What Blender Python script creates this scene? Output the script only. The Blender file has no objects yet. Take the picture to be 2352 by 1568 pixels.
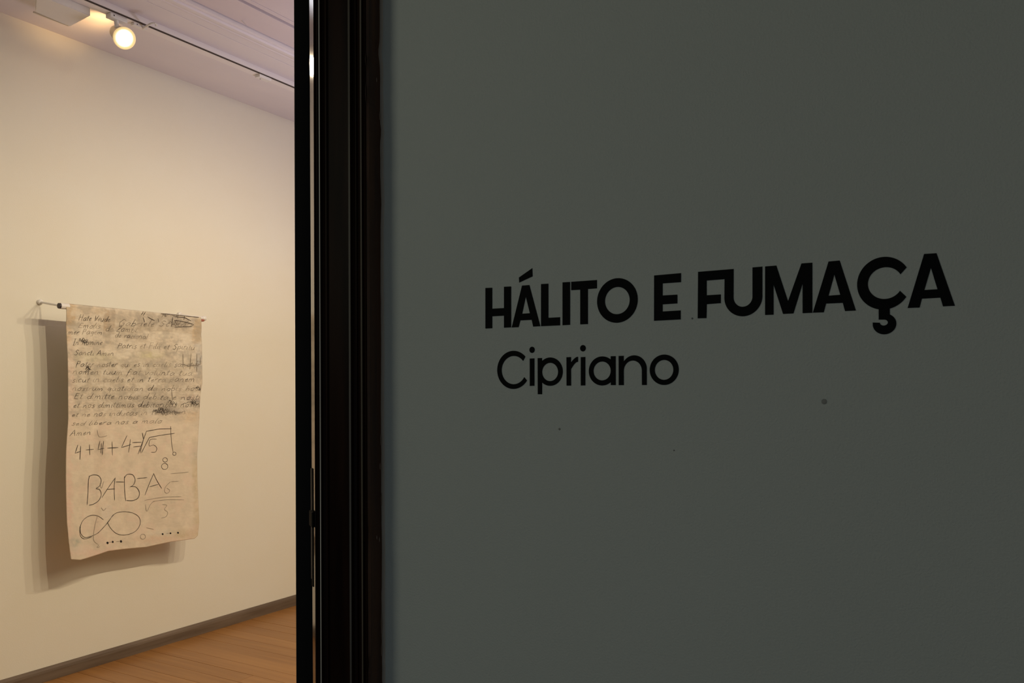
import bpy, bmesh, math, random
import numpy as np
from mathutils import Vector, Matrix, noise
random.seed(7)
SC = bpy.context.scene
COL = SC.collection
# ------------------------------------------------------------------ camera
FPX, CX, CY, ROLL, TH = 1929.0, 1176.0, 895.0, 0.0034, math.radians(30.56)
EYE = Vector((0, 0, 1.55))
FW = Vector((-math.sin(TH), math.cos(TH), 0)); RT = Vector((math.cos(TH), math.sin(TH), 0)); UP = Vector((0, 0, 1))
cd = bpy.data.cameras.new('camera'); cam = bpy.data.objects.new('camera', cd); COL.objects.link(cam)
cd.sensor_fit = 'HORIZONTAL'; cd.sensor_width = 36; cd.lens = FPX/2352*36
cd.shift_y = (CY-784)/2352; cd.clip_start = .05
m = Matrix((RT, UP, -FW)).transposed().to_4x4() @ Matrix.Rotation(-ROLL, 4, 'Z')
cam.matrix_world = Matrix.Translation(EYE) @ m
SC.camera = cam

def on(px, py, ax, v):
    """the point of the plane (axis ax = v) seen at a pixel of the photograph"""
    a = (px-CX)/FPX; b = -(py-CY)/FPX
    a2 = a*math.cos(ROLL)+b*math.sin(ROLL); b2 = -a*math.sin(ROLL)+b*math.cos(ROLL)
    d = FW+RT*a2+UP*b2
    return EYE+d*((v-EYE[ax])/d[ax])

# ------------------------------------------------------------------ world, exposure, lights
w = bpy.data.worlds.new('world'); SC.world = w; w.use_nodes = True
w.node_tree.nodes['Background'].inputs[0].default_value = (.5, .6, .7, 1)
w.node_tree.nodes['Background'].inputs[1].default_value = .02
vs = SC.view_settings
vs.view_transform = 'Standard'; vs.look = 'None'; vs.gamma = 1; vs.use_curve_mapping = False
vs.exposure = 0.0
SC.cycles.max_bounces = 8; SC.cycles.diffuse_bounces = 6

def light(name, kind, loc, energy, color, target=None, **kw):
    d = bpy.data.lights.new(name, kind); d.energy = energy; d.color = color
    for k, v in kw.items(): setattr(d, k, v)
    o = bpy.data.objects.new(name, d); COL.objects.link(o); o.location = loc
    if target is not None:
        o.rotation_euler = (Vector(target)-Vector(loc)).to_track_quat('-Z', 'Y').to_euler()
    return o
WARM = (1.0, .83, .57)
# four exhibition spots on the second track, out of the picture to the right, aimed at the hanging
TRX, TRZ = -1.15, 3.22
SPOTS = [(2.45, 21.5), (3.00, 12), (3.55, 15), (4.15, 15)]
for sy, e in SPOTS:
    light('exhibition_spot', 'SPOT', (TRX, sy, TRZ), e*4.2, WARM, (-4.45, 3.35, -.05), spot_size=math.radians(104), spot_blend=.8, shadow_soft_size=.012)
# added unseen area fills: one for the gallery, one brightening its ceiling from below
light('gallery_fill', 'AREA', (.2, 4.0, 3.40), 112, (1.0, .86, .60), (-.6, 4.0, 0), shape='RECTANGLE', size=2.6, size_y=3.2)
light('ceiling_fill', 'AREA', (-2.0, 4.3, 1.9), 34, (.88, .84, 1.0), (-2.0, 4.301, 3.5), shape='RECTANGLE', size=1.0, size_y=1.0)
# dim foyer: added unseen fills, yellowish from left, cool from behind, warm from right
light('foyer_left_fill', 'AREA', (-3.2, -1.5, 2.7), 14.0, (1.0, 1.0, .80), (-.9, 1.4, 2.0), shape='RECTANGLE', size=1.2, size_y=1.8)
light('foyer_cool_fill', 'AREA', (-.9, -2.6, .8), 9.0, (.60, .82, 1.0), (-.4, 1.4, .7), shape='RECTANGLE', size=1.8, size_y=1.8)
light('foyer_warm_fill', 'AREA', (2.4, -1.4, 2.6), 5.0, (1.0, .90, .72), (1.6, 1.4, 1.2), shape='RECTANGLE', size=1.2, size_y=1.2)

# ------------------------------------------------------------------ materials
def mat(name, color, rough=.6, spec=.5, bump=None, var=None, emit=None, metal=0, coat=0):
    """bump: (scale, strength, distance); var: (scale, other colour, amount, stretch)"""
    M = bpy.data.materials.new(name); M.use_nodes = True
    nt = M.node_tree; b = nt.nodes['Principled BSDF']
    b.inputs['Base Color'].default_value = (*color, 1); b.inputs['Roughness'].default_value = rough
    b.inputs['Specular IOR Level'].default_value = spec; b.inputs['Metallic'].default_value = metal
    b.inputs['Coat Weight'].default_value = coat
    tc = nt.nodes.new('ShaderNodeTexCoord')
    if var:
        mp = nt.nodes.new('ShaderNodeMapping'); mp.inputs['Scale'].default_value = var[3]
        n = nt.nodes.new('ShaderNodeTexNoise'); n.inputs['Scale'].default_value = var[0]; n.inputs['Detail'].default_value = 5
        mx = nt.nodes.new('ShaderNodeMix'); mx.data_type = 'RGBA'
        mr = nt.nodes.new('ShaderNodeMapRange'); mr.inputs[1].default_value = .35; mr.inputs[2].default_value = .68
        mr.inputs[4].default_value = var[2]
        nt.links.new(tc.outputs['Object'], mp.inputs[0]); nt.links.new(mp.outputs[0], n.inputs[0])
        nt.links.new(n.outputs[0], mr.inputs[0]); nt.links.new(mr.outputs[0], mx.inputs[0])
        mx.inputs[6].default_value = (*color, 1); mx.inputs[7].default_value = (*var[1], 1)
        nt.links.new(mx.outputs[2], b.inputs['Base Color'])
    if bump:
        n = nt.nodes.new('ShaderNodeTexNoise'); n.inputs['Scale'].default_value = bump[0]; n.inputs['Detail'].default_value = 4
        bp = nt.nodes.new('ShaderNodeBump'); bp.inputs['Strength'].default_value = bump[1]; bp.inputs['Distance'].default_value = bump[2]
        nt.links.new(tc.outputs['Object'], n.inputs[0]); nt.links.new(n.outputs[0], bp.inputs['Height'])
        nt.links.new(bp.outputs[0], b.inputs['Normal'])
    if emit:
        b.inputs['Emission Color'].default_value = (*emit[0], 1); b.inputs['Emission Strength'].default_value = emit[1]
    return M
M_wall = mat('gallery_wall_paint', (.79, .765, .675), .75, .3, (160, .25, .0015), (2.2, (.78, .735, .62), .6, (1, 1, 1)))
M_foyer = mat('foyer_wall_paint', (.47, .49, .455), .7, .3, (260, .7, .0014), (1.3, (.45, .47, .435), .6, (1, 1, 1)))
M_shell = mat('plain_paint', (.42, .42, .40), .8, .3)
M_ceil = mat('ceiling_paint', (.77, .72, .74), .55, .4, (60, .3, .001), (3, (.70, .66, .70), .7, (1, .3, 1)))
M_ceil2 = mat('ceiling_board_paint', (.68, .60, .62), .6, .4, (60, .3, .001), (3, (.62, .54, .57), .7, (1, .3, 1)))
M_gapwood = mat('bare_ceiling_wood', (.13, .085, .06), .8, .3)
M_dark = mat('dark_varnished_wood', (.008, .004, .003), .36, .03, (40, .2, .001), (8, (.018, .008, .005), 1, (4, 4, .3)))
M_brown = mat('lit_varnished_wood', (.045, .024, .017), .5, .3, (50, .5, .002), (7, (.095, .044, .022), 1, (5, 5, .35)))  # lighter copy of the dark varnish: light on the outer side in its colour
M_black = mat('blackened_wood', (.006, .005, .0045), .6, .25)
M_gloss = mat('glossy_varnish', (.02, .014, .012), .10, .5)
M_chip = mat('chipped_varnish', (.24, .19, .16), .7, .3)
M_iron = mat('black_iron', (.004, .0035, .003), .7, .12)
M_plateedge = mat('worn_iron_edge', (.16, .12, .11), .4, .5)
M_vinyl = mat('black_vinyl', (.002, .0022, .002), .7, .10)
M_plank = [mat('floor_board_%d' % i, c, .34, .5, (30, .15, .001), (5, d, 1, (.35, 7, 1))) for i, (c, d) in enumerate([
    ((.33, .155, .043), (.26, .112, .029)), ((.31, .14, .038), (.36, .172, .049)), ((.35, .165, .047), (.28, .122, .032)), ((.29, .13, .034), (.33, .153, .042))])]
M_base = mat('grey_brown_skirting', (.115, .08, .055), .5, .4, (30, .3, .002), (6, (.17, .125, .09), 1, (1, .4, 6)))
M_white = mat('white_painted_metal', (.78, .76, .74), .4, .5)
M_track = mat('white_track', (.80, .76, .76), .4, .5)
M_slot = mat('dark_track_slot', (.06, .045, .04), .6, .3)
M_can = mat('lamp_housing', (.62, .55, .42), .4, .5)
M_ring = mat('lamp_ring', (.85, .74, .45), .3, .5, emit=((1, .72, .28), .55))
M_bulb = mat('glowing_lens', (1, 1, 1), .4, .5, emit=((1, .98, .90), 2.2))
M_cap = mat('black_end_cap', (.03, .022, .03), .4, .5)
M_tip = mat('reddish_end_cap', (.35, .12, .08), .5, .5)
M_pencil = [mat('dark_charcoal', (.075, .062, .055), .9, .1), mat('pencil_grey', (.21, .18, .145), .9, .1), mat('faint_graphite', (.36, .31, .25), .9, .1), mat('black_paint', (.012, .012, .014), .6, .3)]

# ------------------------------------------------------------------ helpers
def obj(name, bm_or_mesh, material=None, parent=None, smooth=False):
    if isinstance(bm_or_mesh, bmesh.types.BMesh):
        me = bpy.data.meshes.new(name); bmesh.ops.recalc_face_normals(bm_or_mesh, faces=bm_or_mesh.faces)
        bm_or_mesh.to_mesh(me); bm_or_mesh.free()
    else: me = bm_or_mesh
    if material and not me.materials: me.materials.append(material)
    if smooth:
        for p in me.polygons: p.use_smooth = True
    o = bpy.data.objects.new(name, me); COL.objects.link(o)
    if parent: o.parent = parent
    return o
def tag(o, label, cat, group=None):
    o['label'] = label; o['category'] = cat
    if group: o['group'] = group
    return o
def struct(o, label=None):
    o['kind'] = 'structure'
    if label: o['label'] = label
    return o
def empty(name, loc=(0, 0, 0)):
    o = bpy.data.objects.new(name, None); COL.objects.link(o); o.location = loc; o.empty_display_size = .1
    return o
def box(bm, x0, x1, y0, y1, z0, z1, bev=0):
    r = bmesh.ops.create_cube(bm, size=1)
    vs_ = r['verts']
    for v in vs_:
        v.co = Vector((x0+(v.co.x+.5)*(x1-x0), y0+(v.co.y+.5)*(y1-y0), z0+(v.co.z+.5)*(z1-z0)))
    if bev:
        es = list({e for v in vs_ for e in v.link_edges})
        bmesh.ops.bevel(bm, geom=es, offset=bev, segments=2, affect='EDGES', profile=.5)
    return bm
def B(*a, **k): return box(bmesh.new(), *a, **k)
def cyl(bm, p0, p1, r0, r1=None, n=24, caps=True):
    p0, p1 = Vector(p0), Vector(p1); r1 = r0 if r1 is None else r1
    d = (p1-p0); q = d.to_track_quat('Z', 'Y').to_matrix()
    A = [bm.verts.new(p0+q @ Vector((r0*math.cos(t), r0*math.sin(t), 0))) for t in [2*math.pi*i/n for i in range(n)]]
    Bv = [bm.verts.new(p1+q @ Vector((r1*math.cos(t), r1*math.sin(t), 0))) for t in [2*math.pi*i/n for i in range(n)]]
    for i in range(n): bm.faces.new((A[i], A[(i+1) % n], Bv[(i+1) % n], Bv[i]))
    if caps: bm.faces.new(A[::-1]); bm.faces.new(Bv)
    return bm
def lathe(bm, p0, axis, prof, n=32):
    """prof: (distance along axis, radius)"""
    p0 = Vector(p0); q = Vector(axis).to_track_quat('Z', 'Y').to_matrix(); rings = []
    for h, r in prof:
        rings.append([bm.verts.new(p0+q @ Vector((r*math.cos(2*math.pi*i/n), r*math.sin(2*math.pi*i/n), h))) for i in range(n)])
    for a, b in zip(rings, rings[1:]):
        for i in range(n): bm.faces.new((a[i], a[(i+1) % n], b[(i+1) % n], b[i]))
    bm.faces.new(rings[0][::-1]); bm.faces.new(rings[-1])
    return bm
def extrude_profile(pts_bottom, pts_top, z0, z1, rows=1, wob=None):
    """vertical prism over a plan outline, outline may change from bottom to top"""
    bm = bmesh.new(); rings = []
    for k in range(rows+1):
        t = k/rows; z = z0+(z1-z0)*t; ring = []
        for i, (a, b) in enumerate(zip(pts_bottom, pts_top)):
            x = a[0]+(b[0]-a[0])*t; y = a[1]+(b[1]-a[1])*t
            if wob: dx, dy = wob(i, z); x += dx; y += dy
            ring.append(bm.verts.new((x, y, z)))
        rings.append(ring)
    n = len(pts_bottom)
    for a, b in zip(rings, rings[1:]):
        for i in range(n): bm.faces.new((a[i], a[(i+1) % n], b[(i+1) % n], b[i]))
    bm.faces.new(rings[0][::-1]); bm.faces.new(rings[-1])
    return bm

# ------------------------------------------------------------------ the rooms
YW, XL, ZC = 1.40, -4.45, 3.497        # face of the foyer wall, gallery wall, ceiling height
# foyer wall with the opening
OX0, OX1, OZ = -3.45, -1.30, 3.10
bm = bmesh.new()
box(bm, OX1, 3.2, YW, 1.65, 0, ZC); box(bm, -4.45, OX0, YW, 1.65, 0, ZC); box(bm, OX0, OX1, YW, 1.65, OZ, ZC)
wf = struct(obj('wall_front', bm, M_foyer), 'dim grey painted wall carrying the black exhibition title')
for px, py, r in ((1893, 922, .0042), (1590, 731, .0016), (1548, 1034, .0012), (1285, 985, .0022)):
    p = on(px, py, 1, YW)
    h = bmesh.new(); lathe(h, p, (0, -1, 0), [(-.001, r*1.1), (.0006, r), (.0011, r*.5)], 12)
    obj('nail_hole', h, mat('filler_mark', (.24, .24, .22) if r > .002 else (.17, .17, .165), .8), wf)
struct(obj('wall_left', B(XL-.15, XL, 1.65, 7.0, 0, ZC+.3), M_wall), 'warm lit cream gallery wall behind the hanging')
struct(obj('wall_back', B(-4.6, 3.2, 7.0, 7.15, 0, ZC+.3), M_wall))
struct(obj('wall_right', B(3.2, 3.35, -3.6, 7.15, 0, ZC+.3), M_shell))
struct(obj('wall_foyer_left', B(-4.6, -4.45, -3.6, 1.65, 0, ZC), M_shell))
struct(obj('wall_foyer_back', B(-4.6, 3.35, -3.75, -3.6, 0, ZC), M_shell))
struct(obj('ceiling_foyer', B(-4.6, 3.35, -3.75, 1.65, ZC, ZC+.1), M_shell))
struct(obj('floor_foyer', B(-4.6, 3.35, -3.75, 1.65, -.1, 0), mat('foyer_boards', (.10, .055, .03), .5, .4, None, (5, (.14, .08, .04), 1, (.4, 6, 1)))))
# gallery floor: boards running towards the wall
fl = struct(obj('floor', B(-4.6, 3.35, 1.65, 7.15, -.12, -.022), mat('subfloor', (.09, .045, .02), .8)), 'orange brown wooden boards running up to the cream wall')
y = 1.652; k = 0; meshes = {}
PW = .112
while y < 6.98:
    x0 = -4.437
    cuts = [x0]
    first = random.uniform(.7, 2.6)
    while cuts[-1] < 3.1:
        cuts.append(min(3.19, cuts[-1]+(first if len(cuts) == 1 else random.uniform(2.0, 3.2))))
    for a, b in zip(cuts, cuts[1:]):
        if b-a < .2: continue
        dz = random.uniform(-.0012, .0008)
        bmx = B(a+.001, b-.001, y, y+PW-.0015, -.022, 0, bev=.0008)
        o = obj('floor_board', bmx, M_plank[random.choice((0, 0, 1, 2, 2, 3))], fl); o.location.z = dz
    y += PW
# skirting with rounded top
def bb_prof():
    return [(XL, 0), (XL+.020, 0), (XL+.020, .048), (XL+.017, .060), (XL+.008, .070), (XL, .072)]
bm = bmesh.new(); pr = bb_prof(); a = [bm.verts.new((x, 1.66, z)) for x, z in pr]; b = [bm.verts.new((x, 7.0, z)) for x, z in pr]
for i in range(len(pr)): bm.faces.new((a[i], a[(i+1) % len(pr)], b[(i+1) % len(pr)], b[i]))
bm.faces.new(a[::-1]); bm.faces.new(b)
struct(obj('baseboard_left', bm, M_base), 'grey brown wooden skirting along the cream wall')

# gallery ceiling: smooth strip by the wall, then painted boards and a moulding
ce = struct(obj('ceiling', B(-4.6, 3.35, 1.65, 7.15, ZC+.045, ZC+.15), M_gapwood), 'pale painted board ceiling with mouldings')
def board(x0, x1, z0=ZC, m_=M_ceil, bev=.002, name='ceiling_board'):
    obj(name, B(x0, x1, 1.65, 7.0, z0, ZC+.05, bev=bev), m_, ce)
board(-4.45, -3.70, bev=.001)
board(-3.697, -3.628)
# moulding profile between -3.628 and -3.503
pr = [(-3.628, ZC+.04), (-3.628, ZC-.004), (-3.612, ZC-.010), (-3.600, ZC-.006), (-3.588, ZC-.006), (-3.585, ZC-.016), (-3.560, ZC-.024), (-3.538, ZC-.024),
      (-3.532, ZC-.014), (-3.526, ZC-.014), (-3.515, ZC-.020), (-3.503, ZC-.016), (-3.503, ZC+.04)]
bm = bmesh.new(); a = [bm.verts.new((x, 1.65, z)) for x, z in pr]; b = [bm.verts.new((x, 7.0, z)) for x, z in pr]
for i in range(len(pr)): bm.faces.new((a[i], a[(i+1) % len(pr)], b[(i+1) % len(pr)], b[i]))
bm.faces.new(a[::-1]); bm.faces.new(b)
obj('moulding', bm, M_ceil, ce)
x = -3.495; ws = [.190, .205]
board(x, -3.305, m_=M_ceil2)
board(-3.282, -3.250, z0=ZC+.002, m_=M_ceil2)
x = -3.243
while x < 3.1:
    board(x, min(x+.205, 3.2), m_=M_ceil2); x += .205
    board(x+.022, min(x+.052, 3.2), z0=ZC+.002, m_=M_ceil2); x += .058
# a raised splinter on the dark joint
p = on(556, 47, 2, ZC)
bm = bmesh.new(); cyl(bm, p, p+Vector((.012, .02, -.022)), .004, .002, 8); obj('splinter', bm, M_ceil, ce)

# ------------------------------------------------------------------ door frame in the foyer wall
YF = 1.352
def fx(px, y): return on(px, 895, 1, y).x
A = (fx(722.5, YF), YF)
def Bpt(wd): return (A[0]-wd*.80, A[1]+wd*.60)     # splayed reveal facing the gallery
prof = [(fx(877, YW), YW), (fx(877, YW)+.0005, YW-.0035), (fx(846, YF)+.001, YF+.004), (fx(846, YF)-.003, YF), (fx(843.5, YF), YF), (fx(842.5, YF), YF+.013), (fx(837, YF), YF+.014), (fx(835.5, YF), YF+.004),
        (fx(833, YF), YF-.001), (fx(829, YF), YF+.000), (fx(827, YF), YF+.007), (fx(816, YF), YF+.010), (fx(815, YF), YF+.006), (fx(813.5, YF), YF+.006), (fx(812, YF), YF+.011),
        (fx(807, YF), YF+.008), (fx(805, YF), YF+.001), (fx(801.5, YF), YF), (fx(799.5, YF), YF+.006), (fx(797, YF), YF+.010),
        (fx(748, YF), YF+.010), (fx(747, YF), YF+.006), (fx(744, YF), YF+.006), (fx(742, YF), YF+.009), (fx(738, YF), YF+.006),
        (fx(736.5, YF), YF), (fx(734, YF), YF), (fx(733, YF), YF+.006), (fx(731.5, YF), YF+.006), (fx(730, YF), YF+.001), (fx(728, YF), YF+.001), (fx(726, YF), YF+.004), (fx(724, YF), YF+.001), A]
def chipwob(i, z):
    if i in (2, 3):
        n = noise.noise(Vector((0, i*3., z*9)))*.0012+noise.noise(Vector((5, 0, z*60)))*.0006
        for zc, amp, wd in ((2.24, .004, .012), (2.17, .003, .02), (1.97, -.002, .015), (.98, .003, .01), (1.25, .002, .02)):
            n -= amp*math.exp(-((z-zc)/wd)**2)
        return n, 0
    if i in (0, 1):
        n = noise.noise(Vector((9, 0, z*7)))*.0015+noise.noise(Vector((2, 0, z*40)))*.0008
        for zc, amp, wd in ((2.27, -.0045, .02), (2.10, .003, .012), (1.95, .0025, .03)):
            n += amp*math.exp(-((z-zc)/wd)**2)
        return n, 0
    return 0, 0
# front casing (thing by thing it is one moulded architrave); splayed reveal is its own glossy face
fr = struct(empty('trim_1', (A[0], 1.5, 0)), 'dark varnished wooden door frame between the two rooms')
def local(o, par):                  # world-space mesh under a thing: bring its vertices into the thing's own frame
    o.data.transform(Matrix.Translation(-par.location)); o.parent = par; return o
back = [(A[0]+.012, 1.40)]
bm = extrude_profile(prof+back, prof+back, 0, OZ+.10, rows=260, wob=chipwob)
o = local(obj('architrave', bm, M_dark), fr)
o.data.materials.append(M_brown); o.data.materials.append(mat('bead_highlight', (.060, .048, .036), .4, .4, None, (9, (.11, .09, .062), 1, (6, 6, .2)))); o.data.materials.append(mat('bright_bead_highlight', (.40, .37, .33), .5, .4)); o.data.materials.append(mat('flaked_edge_highlight', (.30, .27, .235), .7, .3))
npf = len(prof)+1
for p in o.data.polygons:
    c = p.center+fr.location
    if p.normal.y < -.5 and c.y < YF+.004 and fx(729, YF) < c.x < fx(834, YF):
        p.material_index = 3 if fx(733.5, YF) < c.x < fx(737, YF) else 2  # moulding highlights painted as lighter bead faces, one of them brighter
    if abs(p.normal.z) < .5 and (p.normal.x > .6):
        p.material_index = (4 if c.y > YW-.0036 and noise.noise(Vector((0, 4, c.z*2.5))) > -.25 else 1) if c.x > fx(850, YF+.02) else 0  # flaked edge lightened as well, a corner highlight put into its colour
# scribed caulk line between architrave and wall
cx0 = fx(877, YW)
cp = [(cx0-.001, YW+.0), (cx0-.001, YW-.003), (cx0+.0045, YW-.0025), (cx0+.007, YW+.0005)]
local(obj('filler_bead', extrude_profile(cp, cp, 0, OZ+.1, 200, lambda i, z: ((chipwob(0, z)[0]+noise.noise(Vector((z*22, 3, i)))*.0015), 0)), mat('old_filler', (.40, .37, .33), .8)), fr)
# chips of varnish on the outer corner
for px, py, l in ((866, 177, .010), (873, 255, .02), (871, 1072, .016), (873, 1010, .03), (863, 1235, .010), (869, 1242, .012), (874, 1150, .03), (876, 430, .012), (873, 1440, .05), (873, 1500, .03)):
    t_ = (877-px)/31.0
    p = Vector((fx(846, YF)+(fx(877, YW)-fx(846, YF))*(1-t_)+.0006, YF+(YW-YF)*(1-t_), on(px, py, 1, YF+.02).z))
    bm = bmesh.new(); s = l/2
    vv = [bm.verts.new(p+Vector((dx, dy, dz))) for dx, dy, dz in ((0, -.0014, s*.2), (.0012, 0, s), (.0014, .001, 0), (.0008, .0012, -s), (0, 0, -s*.8))]
    bm.faces.new(vv); bmesh.ops.solidify(bm, geom=bm.faces[:], thickness=.0006)
    local(obj('varnish_chip', bm, M_chip), fr)
# splayed glossy reveal, a little wider above than below
wb, wt = .024, .060
b0, b1 = Bpt(wb), Bpt(wt)
bot = [A, b0, (b0[0], 1.49), (A[0]+.02, 1.49), (A[0]+.02, 1.42)]
top = [A, b1, (b1[0], 1.49), (A[0]+.02, 1.49), (A[0]+.02, 1.42)]
bm = extrude_profile(bot, top, 0, OZ, 60, lambda i, z: (noise.noise(Vector((z*3, i, 0)))*.0010, 0) if i == 1 else (0, 0))
local(obj('splayed_reveal', bm, M_gloss), fr)
local(obj('jamb', B(-1.412, A[0]+.02, 1.492, 1.66, 0, OZ), M_black), fr)
# far and top sides of the frame, outside the picture
local(obj('jamb', B(OX0-.001, OX0+.09, YF+.05, 1.66, 0, OZ), M_dark), fr)
local(obj('architrave', B(OX0-.13, OX0+.04, YF, 1.402, 0, OZ+.1, bev=.006), M_dark), fr)
local(obj('head_casing', B(OX0-.15, fx(877, YW)+.02, YF-.008, 1.402, OZ-.02, OZ+.24, bev=.006), M_dark), fr)
local(obj('head_jamb', B(OX0+.05, -1.36, 1.41, 1.66, OZ-.03, OZ), M_dark), fr)
# strike plate and bolt at lock height
def rev(t, z):                      # point on the reveal, t = 0 at A
    wd = wb+(wt-wb)*z/OZ; q = Bpt(wd); return Vector((A[0]+(q[0]-A[0])*t, A[1]+(q[1]-A[1])*t, z))
nrm = Vector((-.6, -.8, 0))
def plate(t0, t1, z0, z1, th, off=0):
    bm = bmesh.new(); c = [rev(t0, z0), rev(t1, z0), rev(t1, z1), rev(t0, z1)]
    lo = [bm.verts.new(p+nrm*off) for p in c]; hi = [bm.verts.new(p+nrm*(off+th)) for p in c]
    for i in range(4): bm.faces.new((lo[i], lo[(i+1) % 4], hi[(i+1) % 4], hi[i]))
    bm.faces.new(lo[::-1]); bm.faces.new(hi)
    bmesh.ops.bevel(bm, geom=bm.edges[:], offset=th*.3, segments=1, affect='EDGES')
    return bm
def zz(py): return on(719, py, 1, YF+.02).z
local(obj('strike_plate', plate(.56, 1.02, zz(1345), zz(1075), .0014), M_iron), fr)
local(obj('plate_rim', plate(.96, 1.10, zz(1330), zz(1076), .0024, -.0004), M_plateedge), fr)
local(obj('latch_bolt', plate(.12, 1.12, zz(1208), zz(1172), .006), M_iron), fr)

# door leaf, standing open into the gallery almost edge-on
Bm = Bpt(.045)
dv = Vector((-.697, .717, 0)).normalized(); pv = Vector((-dv.y, dv.x, 0))*-1      # along the leaf, to its right
tipz = on(678.3, 895, 1, 1.452)
leaf = struct(empty('door_1', (tipz.x, tipz.y, 0)), 'black door leaf open into the gallery, seen edge-on')
def leafbox(a0, a1, t0, t1, z0, z1, bev=.0015):
    bm = B(a0, a1, t0, t1, z0, z1, bev=bev)
    Mx = Matrix((dv, pv, Vector((0, 0, 1)))).transposed()
    for v in bm.verts: v.co = Mx @ v.co
    return bm
LW, LT, LH = .66, .046, OZ-.04
for z0, z1 in ((.006, .22), (.95, 1.08), (1.95, 2.06), (LH-.13, LH)):
    obj('rail', leafbox(.10, LW-.10, .002, LT-.002, z0, z1), M_black, leaf)
for a0 in (0, LW-.10): obj('stile', leafbox(a0, a0+.10, 0, LT, .006, LH), M_black, leaf)
for z0, z1 in ((.22, .95), (1.08, 1.95), (2.06, LH-.13)):
    o = obj('panel', leafbox(.10, LW-.10, .014, LT-.014, z0, z1), M_black, leaf)
    obj('raised_field', leafbox(.14, LW-.14, .006, LT-.006, z0+.04, z1-.04, .004), M_black, o)
for z in (.35, 2.55):
    bm = bmesh.new(); cyl(bm, (0, 0, 0), (0, 0, .10), .007, n=12)
    o = obj('hinge', bm, M_iron, leaf); o.location = pv*(LT+.004)+dv*.012+Vector((0, 0, z))

# ------------------------------------------------------------------ lettering on the foyer wall
DEP = .0007
def W(px, py): p = on(px, py, 1, YW); return (p.x, p.z)
def T7(x, y): return W(x/4.0552+1080, y/4.0552+560)
def T8(x, y): return W(x/3.4588+1560, y/3.4588+560)
def ring_outline(T, l, r, t, b, n=64):
    cx_, cy_ = (l+r)/2, (t+b)/2
    x0 = T(l, cy_)[0]; x1 = T(r, cy_)[0]; z1 = T(cx_, t)[1]; z0 = T(cx_, b)[1]
    return ((x0+x1)/2, (z0+z1)/2, (x1-x0)/2, (z1-z0)/2)
def arc(e, a0, a1, n=40):
    return [(e[0]+e[2]*math.cos(math.radians(a0+(a1-a0)*i/n)), e[1]+e[3]*math.sin(math.radians(a0+(a1-a0)*i/n))) for i in range(n+1)]
def glyph(parts, parent):
    """parts: list of ('poly', pts) | ('holed', outer, inner); one mesh, extruded off the wall"""
    cu = bpy.data.curves.new('g', 'CURVE'); cu.dimensions = '2D'; cu.fill_mode = 'BOTH'; cu.extrude = DEP/2
    for loop in parts:
        s = cu.splines.new('POLY'); s.points.add(len(loop)-1); s.use_cyclic_u = True
        for pt, (x, z) in zip(s.points, loop): pt.co = (x, z, 0, 1)
    o = bpy.data.objects.new('g', cu); COL.objects.link(o)
    me = bpy.data.meshes.new_from_object(o.evaluated_get(bpy.context.evaluated_depsgraph_get()))
    bpy.data.objects.remove(o)
    for v in me.vertices: x, z, d = v.co; v.co = (x, YW-DEP/2-d-.0001, z)
    me.update(); return obj('letter', me, M_vinyl, parent)
def P(T, *pts): return [T(*p) for p in pts]
def V(T, x, y0, x1=None):  # not used for curves
    return T(x, y0)
ti = empty('wall_title'); tag(ti, 'black capital lettering HÁLITO E FUMAÇA on the dim grey wall, upper line', 'lettering')
nm = empty('wall_subtitle'); tag(nm, 'smaller black lettering Cipriano on the dim grey wall, below the capitals', 'lettering')
def Hh():
    a, b, c, d = 143, 206, 316, 382
    return P(T7, (a, 410), (b, 408), (b, 603), (c, 597), (c, 399), (d, 396), (d, 777), (c, 780), (c, 668), (b, 674), (b, 785), (a, 788))
glyph([Hh()], ti)
glyph([P(T7, (484, 388), (552, 383), (654, 766), (588, 770), (574, 707), (468, 712), (452, 775), (388, 778)), P(T7, (519, 490), (557, 645), (485, 650)), P(T7, (455, 313), (579, 226), (582, 302), (458, 360))], ti)
glyph([P(T7, (661, 374), (729, 370), (729, 688), (838, 682), (838, 758), (661, 766))], ti)
glyph([P(T7, (861, 358), (931, 354), (931, 753), (861, 757))], ti)
glyph([P(T7, (942, 353), (1181, 336), (1181, 414), (1097, 420), (1097, 746), (1026, 749), (1026, 426), (942, 431))], ti)
glyph([arc(ring_outline(T7, 1183, 1561, 319, 734), 0, 357, 72), arc(ring_outline(T7, 1256, 1487, 401, 654), 0, 357, 72)], ti)
glyph([P(T7, (1714, 294), (1964, 272), (1964, 356), (1793, 368), (1793, 480), (1930, 472), (1930, 554), (1793, 563), (1793, 629), (1961, 619), (1961, 703), (1713, 716))], ti)
# F and U share the top bar: one joined letter pair
oc = T8(510, 420)[0]
uL, uR = T8(360, 425)[0], T8(661, 405)[0]; iL, iR = T8(432, 420)[0], T8(583, 410)[0]
zb, zi = T8(500, 575)[1], T8(505, 499)[1]
R1 = (uR-uL)/2; R2 = (iR-iL)/2
eo = ((uL+uR)/2, zb+R1*1.02, R1, R1*1.02); ei = ((iL+iR)/2, zi+R2*1.02, R2, R2*1.02)
out = P(T8, (151, 222), (433, 199)) + [(iL, ei[1])] + arc(ei, 180, 360)[1:] + P(T8, (583, 187), (661, 180)) + arc(eo, 360, 180) + P(T8, (361, 280), (219, 291), (219, 408), (331, 401), (331, 470), (220, 479), (217, 589), (148, 591))
glyph([out], ti)
glyph([P(T8, (683, 179), (772, 172), (865, 455), (972, 155), (1058, 149), (1058, 547), (981, 550), (981, 315), (908, 552), (826, 556), (750, 322), (750, 562), (683, 564))], ti)
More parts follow.
